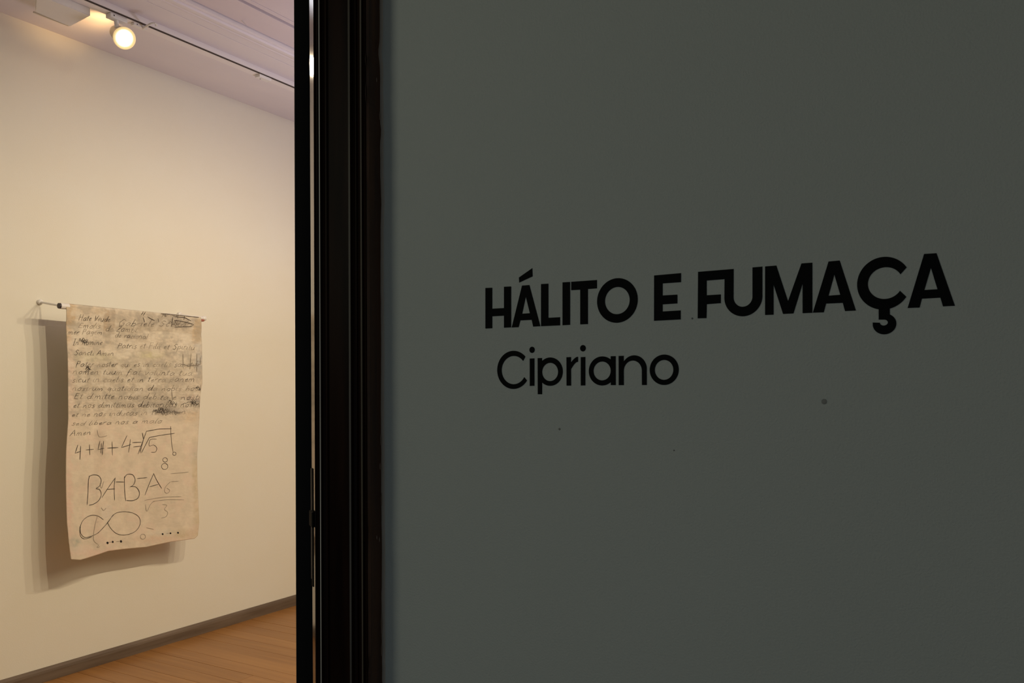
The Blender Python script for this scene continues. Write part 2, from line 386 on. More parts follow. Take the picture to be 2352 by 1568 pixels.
glyph([P(T8, (1187, 140), (1275, 132), (1404, 529), (1318, 533), (1300, 468), (1167, 474), (1149, 543), (1062, 546)), P(T8, (1233, 243), (1280, 404), (1187, 411))], ti)
# C with a hooked cedilla
eo = ring_outline(T8, 1414, 1842, 103, 521); ei = ring_outline(T8, 1499, 1758+18, 185, 437)
t1, t2, t3, t4 = T8(1816, 181), T8(1760, 240), T8(1757, 374), T8(1813, 425)
def ang(e, p): return math.degrees(math.atan2((p[1]-e[1])/e[3], (p[0]-e[0])/e[2]))
a_s = ang(eo, t1); a_e = ang(eo, t4)+360; b_s = ang(ei, t2); b_e = ang(ei, t3)+360
sl, sr = T8(1585, 515), T8(1673, 515)
as1 = ang(eo, (sl[0], eo[1]-eo[3])) % 360
def zat(e, x): return e[1]-e[3]*math.sqrt(max(0, 1-((x-e[0])/e[2])**2))
def aat(e, x): return 360-math.degrees(math.acos((x-e[0])/e[2]))
hook = []
ho = ring_outline(T8, 1538, 1725, 553, 718); hi = ring_outline(T8, 1594, 1658, 601, 648)
xl, xr = sl[0], sr[0]
left_part = arc(eo, a_s, aat(eo, xl), 60); right_part = arc(eo, aat(eo, xr), a_e, 20)
a0 = ang(ho, (xr, ho[1]+ho[3]*.88))
hook = [(xl, T8(1585, 601)[1])] + arc(hi, 95, -180, 30) + [T8(1538, 624)] + arc(ho, -176, 58, 40) + [(xr, T8(1673, 560)[1])]
glyph([left_part+hook+right_part+arc(ei, b_e, b_s, 60)], ti)
glyph([P(T8, (1946, 80), (2044, 74), (2190, 491), (2096, 496), (2075, 427), (1928, 435), (1910, 505), (1815, 509)), P(T8, (2000, 190), (2052, 360), (1948, 366))], ti)
# name line
eo = ring_outline(T7, 253, 556, 995, 1350); ei = ring_outline(T7, 294, 520, 1043, 1306)
c1, c2, c3, c4 = T7(512, 1054), T7(496, 1086), T7(503, 1240), T7(529, 1270)
glyph([arc(eo, ang(eo, c1), ang(eo, c4)+360, 60)+[c4, c3]+arc(ei, ang(ei, c3)+360, ang(ei, c2), 60)+[c2, c1]], nm)
def dot(x, y, rx, ry): return arc(ring_outline(T7, x-rx, x+rx, y-ry, y+ry), 0, 350, 32)
glyph([P(T7, (556, 1067), (599, 1065), (599, 1320), (556, 1322)), dot(577, 986, 24.5, 29)], nm)
# p
def bowl_left(T, sx0, sx1, top, bot, o4, i4):
    """stem on the left and a round bowl; returns outline and hole"""
    eo = ring_outline(T, *o4); ei = ring_outline(T, *i4)
    x0, x1 = T(sx0, (top+bot)/2)[0], T(sx1, (top+bot)/2)[0]; zt, zb_ = T(sx0, top)[1], T(sx0, bot)[1]
    A1 = math.degrees(math.acos(max(-1, min(1, (x1-eo[0])/eo[2]))))
    return [[(x0, zb_), (x0, zt), (x1, zt)]+arc(eo, A1, -A1, 50)+[(x1, zb_)], arc(ei, 0, 350, 48)]
glyph(bowl_left(T7, 630, 670, 1063, 1399, (630, 863, 1057, 1321), (671, 820, 1107, 1277)), nm)
# r
x0, x1 = T7(898, 1180)[0], T7(940, 1180)[0]; zt, zb_ = T7(919, 1054)[1], T7(919, 1319)[1]
ra, rb, rc = T7(1005, 1050), T7(1005, 1097), T7(940, 1165)
outer = [(x1+(ra[0]-x1)*t, T7(940, 1103)[1]+(ra[1]-T7(940, 1103)[1])*math.sin(t*math.pi/2)) for t in [i/12 for i in range(13)]]
inner = [(x1+(rb[0]-x1)*t, rc[1]+(rb[1]-rc[1])*math.sin(t*math.pi/2)) for t in [i/12 for i in range(12, -1, -1)]]
glyph([[(x0, zb_), (x0, zt), (x1, zt)]+outer+inner+[(x1, zb_)]], nm)
glyph([P(T7, (1031, 1054), (1073, 1052), (1073, 1317), (1031, 1318)), dot(1051, 971, 26, 30)], nm)
# a
eo = ring_outline(T7, 1106, 1356, 1047, 1318); ei = ring_outline(T7, 1149, 1310, 1095, 1270)
x0, x1 = T7(1310, 1180)[0], T7(1356, 1180)[0]; zt, zb_ = T7(1333, 1045)[1], T7(1333, 1314)[1]
A1 = math.degrees(math.acos((x0-eo[0])/eo[2]))
glyph([arc(eo, A1, 360-A1, 50)+[(x0, zb_), (x1, zb_), (x1, zt), (x0, zt)], arc(ei, 0, 350, 48)], nm)
# n
x0, x1, x2, x3 = [T7(v, 1200)[0] for v in (1384, 1431, 1600, 1645)]
zt, zb_ = T7(1407, 1042)[1], T7(1520, 1314)[1]
so = (((x1-.004)+x3)/2, 0, (x3-(x1-.004))/2, 0); zo, zi = T7(1530, 1037)[1], T7(1516, 1086)[1]
eo = (so[0], zo-so[2]*1.03, so[2], so[2]*1.03); ei = ((x1+x2)/2, zi-(x2-x1)/2*1.05, (x2-x1)/2, (x2-x1)/2*1.05)
A1 = math.degrees(math.acos(max(-1, (x1-eo[0])/eo[2])))
glyph([[(x0, zb_), (x0, zt), (x1, zt)]+arc(eo, A1, 0, 40)+[(x3, zb_), (x2, zb_)]+arc(ei, 0, 180, 40)+[(x1, zb_)]], nm)
glyph([arc(ring_outline(T7, 1673, 1943, 1030, 1313), 0, 355, 72), arc(ring_outline(T7, 1720, 1893, 1080, 1265), 0, 355, 64)], nm)

# ------------------------------------------------------------------ the hanging canvas
XS = -4.255
knob = on(92, 693, 0, XL); rodL = on(138, 702, 0, XS); rodR = on(468, 731, 0, XS)
hang = empty('hanging_canvas', (XS, (rodL.y+rodR.y)/2, rodL.z)); tag(hang, 'unstretched cream canvas covered in charcoal handwriting, hanging from a white rod', 'painting')
def lh(o): return local(o, hang)
zr = (rodL.z+rodR.z)/2
yL, yR = rodL.y, rodR.y
bm = bmesh.new(); cyl(bm, (XS, yL+.02, zr), (XS, yR-.01, zr), .0105, n=20); lh(obj('rod', bm, M_white, smooth=False))
bm = bmesh.new(); cyl(bm, (XS, yL, zr), (XS, yL+.045, zr), .0155, n=24); lh(obj('rod_collar', bm, M_white))
bm = bmesh.new(); cyl(bm, (XS, yL-.008, zr), (XS, yL, zr), .0145, n=24); o = lh(obj('rod_cap', bm, M_cap)); o['label'] = 'black open end of the rod'
bm = bmesh.new(); lathe(bm, (XS, yR-.012, zr), (0, 1, 0), [(0, .012), (.012, .015), (.022, .014), (.028, .007)], 20); lh(obj('rod_cap', bm, M_white))
bm = bmesh.new(); cyl(bm, (XS+.004, yR-.03, zr-.016), (XS+.004, yR-.004, zr-.012), .008, n=12); o = lh(obj('end_tip', bm, M_tip)); o['label'] = 'reddish end of the rod'
for y_, nm_ in ((yL+.004, 1), (yR-.03, 2)):
    br = empty('wall_bracket', (XL, y_, zr+.031)); tag(br, 'small white wall bracket at the %s end of the canvas rod' % ('left' if nm_ == 1 else 'right'), 'bracket', 'brackets carrying the canvas rod')
    bm = bmesh.new(); cyl(bm, (.004, 0, 0), (XS-XL+.002, 0, -.031), .0055, n=14); obj('arm', bm, M_white, br)
    bm = bmesh.new(); lathe(bm, (0, 0, 0), (1, 0, 0), [(0, .014), (.010, .015), (.017, .012), (.020, .006)], 20); obj('wall_knob', bm, M_white, br)

def interp(tab, v):
    for (a, x0), (b, x1) in zip(tab, tab[1:]):
        if v <= b: return x0+(x1-x0)*(v-a)/(b-a)
    return tab[-1][1]
LE = [(697, 148), (760, 151.5), (820, 154), (870, 154.5), (960, 154), (1040, 149), (1100, 147.8), (1200, 149), (1245, 152), (1284, 156)]
RE = [(728, 458), (760, 461), (790, 463), (880, 463.5), (905, 459), (960, 457), (1045, 452), (1100, 451.5), (1200, 453.5), (1232, 449.5)]
BE = [(155, 1283), (178, 1284.5), (205, 1277), (247, 1265), (288, 1261), (341, 1257), (395, 1244), (443, 1236), (450, 1229)]
def disp(y, z):                      # folds and belly of the cloth, in metres towards the room
    u = (y-yL)/(yR-yL); v = (zr-z)/1.35; h = z-zr
    wrap = math.sqrt(max(0, .0135**2-h*h)) if h > 0 else .0135*max(0, 1-(h/.10)**2)
    v = max(0, v)
    return wrap+v*(.010*math.sin(u*7.5+.6)+.008*math.sin(u*3+v*2.2))+.006*math.sin(v*6.5+u*1.3)*v+.012*v*v*math.cos(u*6)+.0025*noise.noise(Vector((y*6, z*5, 2)))
NU, NV = 170, 310
def canvas_px(u, v):
    """reference pixel of canvas parameters (flat plane)"""
    xt = 148+u*(458.5-148); yt = 696+u*(728-696)
    xb = 156+u*(450-156); yb = interp(BE, xb)
    py = yt+(yb-yt)*v
    l = interp(LE, 697+(1283-697)*v); r = interp(RE, 728+(1230-728)*v)
    px = l+(r-l)*u
    return px, py
# colour fields: patches in the paint of the canvas itself
cream = np.array((.71, .62, .49)); 
def blob(px, py, cx_, cy_, rx, ry, soft=.5):
    d = math.hypot((px-cx_)/rx, (py-cy_)/ry); return max(0, min(1, (1+soft-d)/(2*soft)))
def rect(px, py, x0, x1, y0, y1, s=4):
    a = min((px-x0)/s, (x1-px)/s, (py-y0)/s, (y1-py)/s); return max(0, min(1, a+.5))
def N(px, py, sc, o=0): return noise.fractal(Vector((px/sc, py/sc, o)), .8, 2.0, 4)
PATCH = [  # kind, geometry, colour, strength
    ('r', (148, 170, 697, 745), (.58, .42, .25), .75), ('r', (150, 162, 745, 790), (.60, .44, .27), .6), ('r', (236, 262, 712, 768), (.42, .34, .25), .65), ('r', (236, 247, 712, 760), (.55, .40, .26), .5),
    ('r', (240, 260, 760, 790), (.38, .33, .26), .45), ('r', (441, 460, 733, 790), (.60, .45, .27), .8), ('r', (146, 236, 700, 722), (.68, .55, .38), .4),
    ('b', (365, 735, 75, 20), (.38, .34, .28), .62), ('b', (405, 742, 38, 12), (.30, .27, .23), .55), ('b', (290, 765, 55, 18), (.44, .39, .31), .5), ('b', (340, 835, 110, 30), (.46, .42, .33), .55), ('b', (300, 890, 130, 35), (.47, .42, .33), .5),
    ('b', (350, 925, 95, 22), (.40, .36, .29), .5), ('b', (385, 942, 40, 7), (.17, .16, .15), .65), ('b', (345, 930, 25, 5), (.2, .19, .18), .4), ('b', (200, 855, 45, 40), (.52, .46, .36), .45), ('b', (215, 820, 55, 10), (.62, .60, .40), .4),
    ('b', (345, 815, 25, 8), (.66, .62, .36), .5), ('b', (420, 800, 22, 30), (.80, .74, .62), .5), ('b', (290, 805, 30, 20), (.76, .70, .57), .5), ('b', (195, 748, 25, 22), (.78, .70, .58), .45), ('b', (370, 768, 40, 10), (.76, .70, .57), .5),
    ('b', (455, 820, 8, 32), (.40, .42, .44), .7), ('b', (450, 790, 14, 6), (.5, .5, .48), .4), ('b', (455, 920, 22, 6), (.20, .2, .21), .5), ('b', (440, 912, 20, 6), (.45, .30, .26), .4), ('b', (430, 942, 28, 5), (.80, .72, .60), .6),
    ('b', (160, 880, 9, 100), (.76, .56, .47), .45), ('b', (154, 1150, 8, 120), (.74, .50, .41), .55), ('b', (165, 1245, 12, 14), (.36, .40, .34), .55), ('b', (235, 1268, 70, 8), (.74, .52, .43), .6), ('b', (380, 1240, 60, 8), (.72, .50, .36), .5),
    ('b', (446, 1080, 6, 60), (.52, .42, .24), .6), ('b', (449, 1190, 7, 50), (.55, .44, .26), .5), ('b', (425, 1225, 30, 9), (.55, .43, .25), .6), ('r', (217, 224, 1100, 1200), (.60, .46, .36), .3), ('r', (213, 240, 990, 1085), (.62, .49, .38), .35),
    ('b', (228, 1028, 11, 14), (.35, .30, .24), .6), ('b', (222, 1000, 8, 12), (.45, .38, .3), .4), ('b', (215, 1115, 16, 28), (.52, .46, .38), .4), ('b', (245, 1175, 14, 14), (.68, .64, .60), .4), ('b', (218, 1210, 10, 40), (.55, .44, .34), .4), ('b', (227, 1248, 14, 16), (.50, .42, .34), .35),
    ('b', (380, 1165, 42, 22), (.58, .50, .38), .4), ('b', (380, 1115, 50, 22), (.62, .53, .42), .35), ('b', (400, 1050, 60, 40), (.66, .57, .44), .3), ('b', (445, 1040, 10, 20), (.50, .50, .46), .45), ('b', (178, 1262, 22, 10), (.78, .66, .56), .5), ('b', (436, 955, 20, 14), (.60, .44, .28), .5), ('b', (380, 1222, 36, 6), (.62, .60, .52), .4),
    ('r', (170, 236, 735, 785), (.77, .70, .58), .35), ('r', (236, 238, 700, 890), (.36, .30, .23), .35), ('r', (232, 234, 850, 900), (.80, .74, .62), .4), ('r', (262, 264, 712, 800), (.8, .73, .6), .4),
]
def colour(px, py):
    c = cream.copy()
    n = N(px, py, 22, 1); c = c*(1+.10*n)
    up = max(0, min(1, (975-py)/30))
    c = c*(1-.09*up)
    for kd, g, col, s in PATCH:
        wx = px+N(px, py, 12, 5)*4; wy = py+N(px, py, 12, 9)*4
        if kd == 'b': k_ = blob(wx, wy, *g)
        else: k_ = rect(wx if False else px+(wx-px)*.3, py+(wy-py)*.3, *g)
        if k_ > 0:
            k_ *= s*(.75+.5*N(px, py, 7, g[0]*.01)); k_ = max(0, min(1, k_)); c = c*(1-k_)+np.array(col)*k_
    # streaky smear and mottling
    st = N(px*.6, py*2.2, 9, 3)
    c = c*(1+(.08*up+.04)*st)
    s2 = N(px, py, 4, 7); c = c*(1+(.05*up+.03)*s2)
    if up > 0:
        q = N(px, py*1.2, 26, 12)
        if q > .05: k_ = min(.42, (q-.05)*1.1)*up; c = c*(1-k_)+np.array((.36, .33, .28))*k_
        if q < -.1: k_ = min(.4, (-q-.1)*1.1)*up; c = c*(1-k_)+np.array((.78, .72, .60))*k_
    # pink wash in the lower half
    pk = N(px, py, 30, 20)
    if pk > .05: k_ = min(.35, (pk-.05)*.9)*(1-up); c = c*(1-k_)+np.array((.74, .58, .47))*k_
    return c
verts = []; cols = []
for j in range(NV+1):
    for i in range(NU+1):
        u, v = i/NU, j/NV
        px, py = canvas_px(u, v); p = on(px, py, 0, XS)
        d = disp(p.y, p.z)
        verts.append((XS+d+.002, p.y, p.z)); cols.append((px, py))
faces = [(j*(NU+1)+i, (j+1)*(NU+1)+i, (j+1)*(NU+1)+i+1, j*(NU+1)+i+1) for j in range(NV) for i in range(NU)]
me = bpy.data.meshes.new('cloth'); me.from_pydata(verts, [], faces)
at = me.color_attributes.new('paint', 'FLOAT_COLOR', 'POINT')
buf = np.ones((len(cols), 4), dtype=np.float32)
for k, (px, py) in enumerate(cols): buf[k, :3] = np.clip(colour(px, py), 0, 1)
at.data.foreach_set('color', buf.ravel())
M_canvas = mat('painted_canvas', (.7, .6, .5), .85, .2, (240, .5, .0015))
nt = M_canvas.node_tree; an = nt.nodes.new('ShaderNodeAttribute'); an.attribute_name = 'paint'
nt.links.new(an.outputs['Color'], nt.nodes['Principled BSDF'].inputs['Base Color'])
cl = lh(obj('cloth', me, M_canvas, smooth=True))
so_ = cl.modifiers.new('thickness', 'SOLIDIFY'); so_.thickness = .0022; so_.offset = -1

# ---- strokes drawn on the cloth
def stroke_mesh(strokes, name, material):
    """strokes: list of (list of reference pixels, width in m)"""
    vs_, fs = [], []
    for pts, wd in strokes:
        P3 = []
        for px, py in pts:
            vv_ = (py-697)/586; px = min(max(px, interp(LE, 697+586*vv_)+1.5), interp(RE, 728+502*vv_)-2)
            py = max(py, 696+(px-148)/310*32+1.5)
            p = on(px, py, 0, XS); P3.append((p.y, p.z))
        # resample so the ribbon follows the folds
        Q = [P3[0]]
        for a, b in zip(P3, P3[1:]):
            L = math.hypot(b[0]-a[0], b[1]-a[1]); n = max(1, int(L/.012))
            for k in range(1, n+1): Q.append((a[0]+(b[0]-a[0])*k/n, a[1]+(b[1]-a[1])*k/n))
        base = len(vs_)
        for k, q in enumerate(Q):
            a = Q[max(0, k-1)]; b = Q[min(len(Q)-1, k+1)]
            t = (b[0]-a[0], b[1]-a[1]); L = math.hypot(*t) or 1; n = (-t[1]/L, t[0]/L)
            ww = wd/2*(1+.35*noise.noise(Vector((q[0]*40, q[1]*40, 1)))) * (.55 if k in (0, len(Q)-1) else 1)
            for s in (-1, 1):
                y_, z_ = q[0]+n[0]*ww*s, q[1]+n[1]*ww*s
                vs_.append((XS+disp(y_, z_)+.0031, y_, z_))
        for k in range(len(Q)-1):
            i = base+2*k; fs.append((i, i+1, i+3, i+2))
    me = bpy.data.meshes.new(name); me.from_pydata(vs_, [], fs)
    o = lh(obj(name, me, material)); o['kind'] = 'stuff'; return o
# single-stroke hand: glyphs on a unit x-height of 1
G = {
 'a': (.9, [[(.75, .85), (.4, 1), (.1, .6), (.15, .1), (.45, .05), (.72, .8), (.72, .1), (.9, 0)]]),
 'b': (.8, [[(.2, 1.9), (.1, 0), (.1, .6), (.45, .9), (.7, .5), (.5, .05), (.1, .05)]]),
 'c': (.7, [[(.65, .8), (.4, 1), (.1, .55), (.25, .05), (.65, .15)]]),
 'd': (.9, [[(.7, .8), (.35, .95), (.1, .5), (.3, 0), (.65, .3), (.8, 1.9), (.72, .1), (.9, 0)]]),
 'e': (.7, [[(.1, .45), (.55, .6), (.45, .98), (.12, .6), (.2, .05), (.65, .15)]]),
 'f': (.6, [[(.6, 1.7), (.35, 1.85), (.25, 1.2), (.15, -.6)], [(0, .85), (.55, .95)]]),
 'g': (.8, [[(.7, .85), (.3, .95), (.1, .5), (.35, .1), (.68, .8), (.6, -.6), (.15, -.5)]]),
 'h': (.8, [[(.2, 1.9), (.1, 0)], [(.12, .5), (.45, .95), (.6, .6), (.62, 0)]]),
 'i': (.4, [[(.15, .95), (.12, .1), (.35, 0)], [(.2, 1.4), (.24, 1.48)]]),
 'l': (.4, [[(.25, 1.9), (.1, .3), (.15, 0), (.35, .1)]]),
 'm': (1.2, [[(.1, .95), (.1, 0)], [(.1, .6), (.35, .95), (.45, .6), (.45, 0)], [(.45, .6), (.75, .95), (.9, .6), (.9, .05), (1.1, 0)]]),
 'n': (.85, [[(.1, .95), (.1, 0)], [(.1, .55), (.4, .98), (.58, .6), (.6, .05), (.8, .05)]]),
 'o': (.8, [[(.4, 1), (.1, .6), (.2, .05), (.55, .1), (.65, .65), (.35, 1), (.75, .9)]]),
 'p': (.8, [[(.1, .95), (.05, -.7)], [(.1, .7), (.45, .98), (.65, .55), (.4, .05), (.1, .15)]]),
 'q': (.8, [[(.65, .85), (.3, .95), (.1, .5), (.35, .05), (.65, .8), (.6, -.7)]]),
 'r': (.6, [[(.1, .95), (.1, 0)], [(.1, .5), (.3, .9), (.55, .9)]]),
 's': (.6, [[(.55, .9), (.25, .95), (.15, .65), (.5, .35), (.4, 0), (.05, .08)]]),
 't': (.55, [[(.28, 1.6), (.18, .1), (.45, .02)], [(.0, 1.05), (.5, 1.12)]]),
 'u': (.85, [[(.1, .95), (.12, .15), (.4, .0), (.62, .4), (.65, .95), (.65, .05), (.85, .05)]]),
 'v': (.7, [[(.05, .95), (.3, 0), (.6, .95)]]),
 'z': (.7, [[(.1, .9), (.6, .9), (.1, .05), (.6, .05)]]),
 ' ': (.6, []), ',': (.3, [[(.15, .1), (.05, -.3)]]),
 'H': (1.1, [[(.15, 1.8), (.1, 0)], [(.8, 1.8), (.8, 0)], [(.1, .9), (.85, 1)]]),
 'V': (1.0, [[(.05, 1.8), (.4, 0), (.85, 1.8)]]),
 'G': (1.1, [[(.9, 1.5), (.5, 1.85), (.1, 1), (.3, 0), (.85, .2), (.85, .8), (.5, .8)]]),
 'S': (1.0, [[(.8, 1.6), (.4, 1.85), (.15, 1.4), (.7, .7), (.5, 0), (.05, .2)]]),
 'E': (.9, [[(.7, 1.7), (.15, 1.75), (.1, .05), (.75, .0)], [(.1, .9), (.6, .95)]]),
 'D': (1.0, [[(.15, 1.8), (.1, 0), (.7, .3), (.75, 1.3), (.1, 1.8)]]),
 'P': (.9, [[(.15, 1.8), (.1, -.1)], [(.1, 1.7), (.7, 1.6), (.65, 1), (.12, .85)]]),
 'I': (.5, [[(.2, 1.8), (.15, 0)], [(0, 1.8), (.4, 1.8)], [(0, 0), (.4, 0)]]),
 'A': (1.1, [[(0, 0), (.5, 1.8), (.9, 0)], [(.2, .7), (.75, .75)]]),
 'F': (.9, [[(.15, 1.8), (.1, 0)], [(.1, 1.8), (.75, 1.75)], [(.1, .95), (.6, .95)]]),
 'Z': (.9, [[(.1, 1.7), (.8, 1.7), (.1, .05), (.8, 0)]]),
}
LINES = [  # text, start px, end px, x-height px, tone
    ('Hate Veude', (177, 736), (250, 739), 7.5, 0), ('Gabriele Scenari', (268, 748), (438, 751), 7.5, 1), ('Emolis', (178, 753), (229, 754), 7, 1), ('de Zombi', (240, 760), (313, 763), 7.5, 1),
    ('mer Pagem', (154, 768), (234, 768), 7, 1), ('de racional', (262, 774), (338, 779), 6.5, 1),
    ('In nomine', (166, 792), (234, 792), 7, 0), ('Patris et Filii et Spiritu', (268, 799), (446, 803), 7, 1), ('Sancti Amen', (168, 815), (260, 817), 7, 1),
    ('Pater noster qui es in caelis sanctifi', (171, 842), (456, 842), 7, 1), ('nomen tuum fiat volunta tua', (164, 859), (440, 862), 7, 1), ('sicut in caelis et in terra panem', (162, 878), (446, 876), 7, 1),
    ('nostrum quotidian da nobis hodi', (162, 897), (462, 897), 6.5, 1), ('Et dimitte nobis debita e nostr', (166, 915), (461, 918), 7, 1), ('et nos dimittimus debitoribus nostri', (164, 936), (459, 934), 7, 0),
    ('et ne nos inducas in tentation', (160, 957), (426, 950), 6.5, 1), ('sed libera nos a malo', (160, 977), (372, 971), 6, 1), ('Amen', (157, 1002), (206, 997), 7, 1)]
tones = [[], [], [], []]
for text, s, e, xh, tone in LINES:
    adv = sum(G[c][0] for c in text); L = e[0]-s[0]; sx = L/adv; x = 0
    for c in text:
        wg, sts = G[c]; dy = random.uniform(-.08, .08)*xh; sc = random.uniform(.88, 1.12)
        tn = tone
        r_ = random.random()
        if tone == 1 and r_ < .22: tn = 0
        if tone == 1 and r_ > .72: tn = 2
        if tone == 0 and r_ > .75: tn = 1
        bx = s[0]+x*sx
        if s[1] > 905 and s[1] < 952 and bx > 400: tn = 0
        for st in sts:
            pts = []
            for gx, gy in st:
                X = bx+(gx+.22*gy)*sx*1.0; yb_ = s[1]+(e[1]-s[1])*(X-s[0])/L
                pts.append((X+random.uniform(-.3, .3), yb_-gy*xh*sc+dy+random.uniform(-.3, .3)))
            tones[tn].append((pts, .0026))
        x += wg
def c2(*p): return [(x/5.06+60, y/5.06+670) for x, y in p]
def c3(*p): return [(x/3.734+60, y/3.734+960) for x, y in p]
def smoothc(pts, n=5, closed=False):
    out = []; m_ = len(pts)
    for i in range(m_-1):
        p0 = pts[max(0, i-1)]; p1 = pts[i]; p2 = pts[i+1]; p3 = pts[min(m_-1, i+2)]
        for k in range(n):
            t = k/n
            out.append(tuple(.5*(2*p1[a]+(p2[a]-p0[a])*t+(2*p0[a]-5*p1[a]+4*p2[a]-p3[a])*t*t+(3*p1[a]-p0[a]-3*p2[a]+p3[a])*t**3) for a in (0, 1)))
    out.append(pts[-1]); return out
def circ(x, y, r, n=14): return [(x+r*math.cos(2*math.pi*i/n), y+r*math.sin(2*math.pi*i/n)) for i in range(n+1)]
dk = tones[0]; md = tones[1]; ft = tones[2]
BW = .0034
for s in ([(432, 228), (408, 300), (457, 282)], [(456, 238), (447, 355)], [(500, 272), (568, 266)], [(532, 225), (535, 315)], [(625, 195), (607, 268), (664, 258)], [(657, 195), (645, 315)], [(640, 215), (632, 300)],
          [(692, 256), (792, 252)], [(735, 200), (738, 318)], [(868, 148), (820, 252), (906, 226)], [(899, 180), (885, 295)], [(915, 210), (1000, 206)], [(925, 247), (992, 240)],
          [(968, 310), (1036, 112), (1150, 92), (1250, 90)], [(996, 300), (1062, 166), (1150, 148), (1275, 130)], [(1000, 125), (1012, 180), (985, 300)]):
    dk.append((c3(*s), BW))
for s in ([(1125, 180), (1070, 184), (1062, 238), (1100, 230), (1128, 255), (1118, 290), (1080, 292)], [(1242, 70), (1250, 200), (1266, 300)], circ(1275, 305, 14), circ(1200, 358, 19), circ(1197, 414, 26)):
    dk.append((c3(*smoothc(s, 3)), BW*.8))
B1 = [[(530, 492), (520, 540), (516, 640), (508, 742)], [(522, 500), (560, 486), (610, 492), (636, 530), (622, 580), (590, 602), (622, 612), (636, 655), (612, 705), (565, 735), (525, 745)],
      [(640, 682), (700, 598), (768, 510)], [(766, 510), (756, 600), (761, 706)], [(685, 610), (765, 606)], [(770, 546), (850, 548)],
      [(850, 498), (852, 600), (864, 712)], [(850, 515), (875, 483), (925, 487), (946, 530), (932, 572), (900, 592)], [(905, 588), (955, 592), (986, 640), (972, 688), (925, 708), (870, 706)], [(962, 519), (1050, 510)],
      [(1033, 662), (1070, 560), (1106, 475)], [(1104, 472), (1130, 530), (1174, 604)], [(1070, 590), (1145, 568)]]
for s in B1: dk.append((c3(*smoothc(s, 4)), BW))
LOOP = [(655, 870), (600, 836), (535, 833), (475, 868), (445, 925), (448, 985), (480, 1018), (530, 1012), (595, 985), (655, 935), (705, 880), (750, 825)]
LOOP2 = [(690, 890), (720, 940), (770, 985), (830, 1003), (900, 995), (960, 965), (993, 910), (985, 852), (930, 815), (855, 803), (780, 812), (735, 845), (690, 900), (600, 985)]
for s in (LOOP, LOOP2, [(440, 925), (442, 1000), (478, 1032), (545, 1014)]): dk.append((c3(*smoothc(s, 5)), BW*.8))
for s in ([(1245, 545), (1205, 590), (1198, 630), (1220, 645), (1240, 620), (1215, 600)], [(1245, 477), (1390, 462)], [(1030, 706), (1180, 680), (1330, 672)], [(1100, 715), (1220, 700), (1350, 700)], [(1040, 740), (1052, 800), (1098, 722), (1200, 702)],
          [(1180, 740), (1216, 748), (1196, 782), (1222, 808), (1208, 845), (1170, 858)], circ(1018, 1018, 22), [(1250, 545), (1310, 540)], [(610, 1080), (590, 1105), (615, 1100)], [(635, 765), (655, 790), (680, 770)], [(600, 830), (570, 940), (560, 1040), (600, 1080)], [(1045, 940), (1110, 955)], [(660, 540), (640, 600), (625, 560)], [(600, 100), (620, 160), (690, 150)]):
    (ft if s[0][0] != 1018 else md).append((c3(*smoothc(s, 4)), BW*.9))
for s in ([(1318, 272), (1342, 230)], [(1338, 278), (1368, 233)], [(1392, 292), (1430, 315), (1476, 336)], [(1340, 300), (1362, 355)], [(1682, 296), (1676, 405)], [(1700, 332), (1800, 345), (1930, 380)], [(1710, 410), (1900, 405), (1930, 385)],
          [(1550, 245), (1700, 252), (1850, 262), (1990, 290)], [(1580, 275), (1560, 250)], [(1820, 262), (1812, 330)], [(1512, 310), (1525, 355)], [(1700, 290), (1820, 300), (1900, 340)]):
    dk.append((c2(*s), .0040))
for s in ([(1816, 720), (1818, 890)], [(1912, 715), (1895, 900)], [(1980, 720), (1976, 930)], [(1985, 850), (2020, 840), (2018, 760)], [(1690, 1150), (1700, 1250), (1665, 1340)], [(1800, 840), (1880, 860), (2000, 850)]):
    md.append((c2(*s), .0036))
# smudged scribbles over the dark passages
for (x0, x1, y0, y1, n, k) in ((1470, 1800, 1370, 1415, 11, 0), (1600, 2000, 1280, 1320, 10, 0), (1460, 1960, 262, 300, 7, 1), (1930, 2030, 1095, 1135, 4, 0), (1600, 1900, 350, 390, 6, 1), (660, 760, 895, 930, 4, 0), (600, 720, 560, 590, 5, 0), (1450, 1800, 1370, 1420, 9, 1)):
    for _ in range(n):
        x = random.uniform(x0, x1-60); yy = random.uniform(y0, y1)
        tones[k].append((c2(*smoothc([(x, yy), (x+random.uniform(10, 30), yy-random.uniform(5, 45)), (x+random.uniform(25, 50), yy+random.uniform(-10, 25)), (x+random.uniform(40, 80), yy-random.uniform(0, 30))], 3)), .0024))
for nme, k in (('dark_handwriting', 0), ('grey_handwriting', 1), ('faint_handwriting', 2)): stroke_mesh(tones[k], nme, M_pencil[k])
dots = []
for x, y, r in ((690, 1068, 13), (741, 1060, 11), (820, 1057, 13), (1182, 995, 9), (1243, 987, 8), (1300, 982, 9)):
    cxp = x/3.734+60; cyp = y/3.734+960; rr = r/3.734
    for k in range(-3, 4):
        h = rr*.8*math.sqrt(max(0, 1-(k/3.5)**2))
        dots.append(([(cxp-h, cyp+k*rr*.22-.1*h), (cxp+h, cyp+k*rr*.22+.1*h)], .0030))
for x, y in ((700, 1064), (775, 1060), (1210, 990)): dots.append((c3((x, y), (x+30, y-4)), .002))
stroke_mesh(dots, 'paint_dots', M_pencil[3])

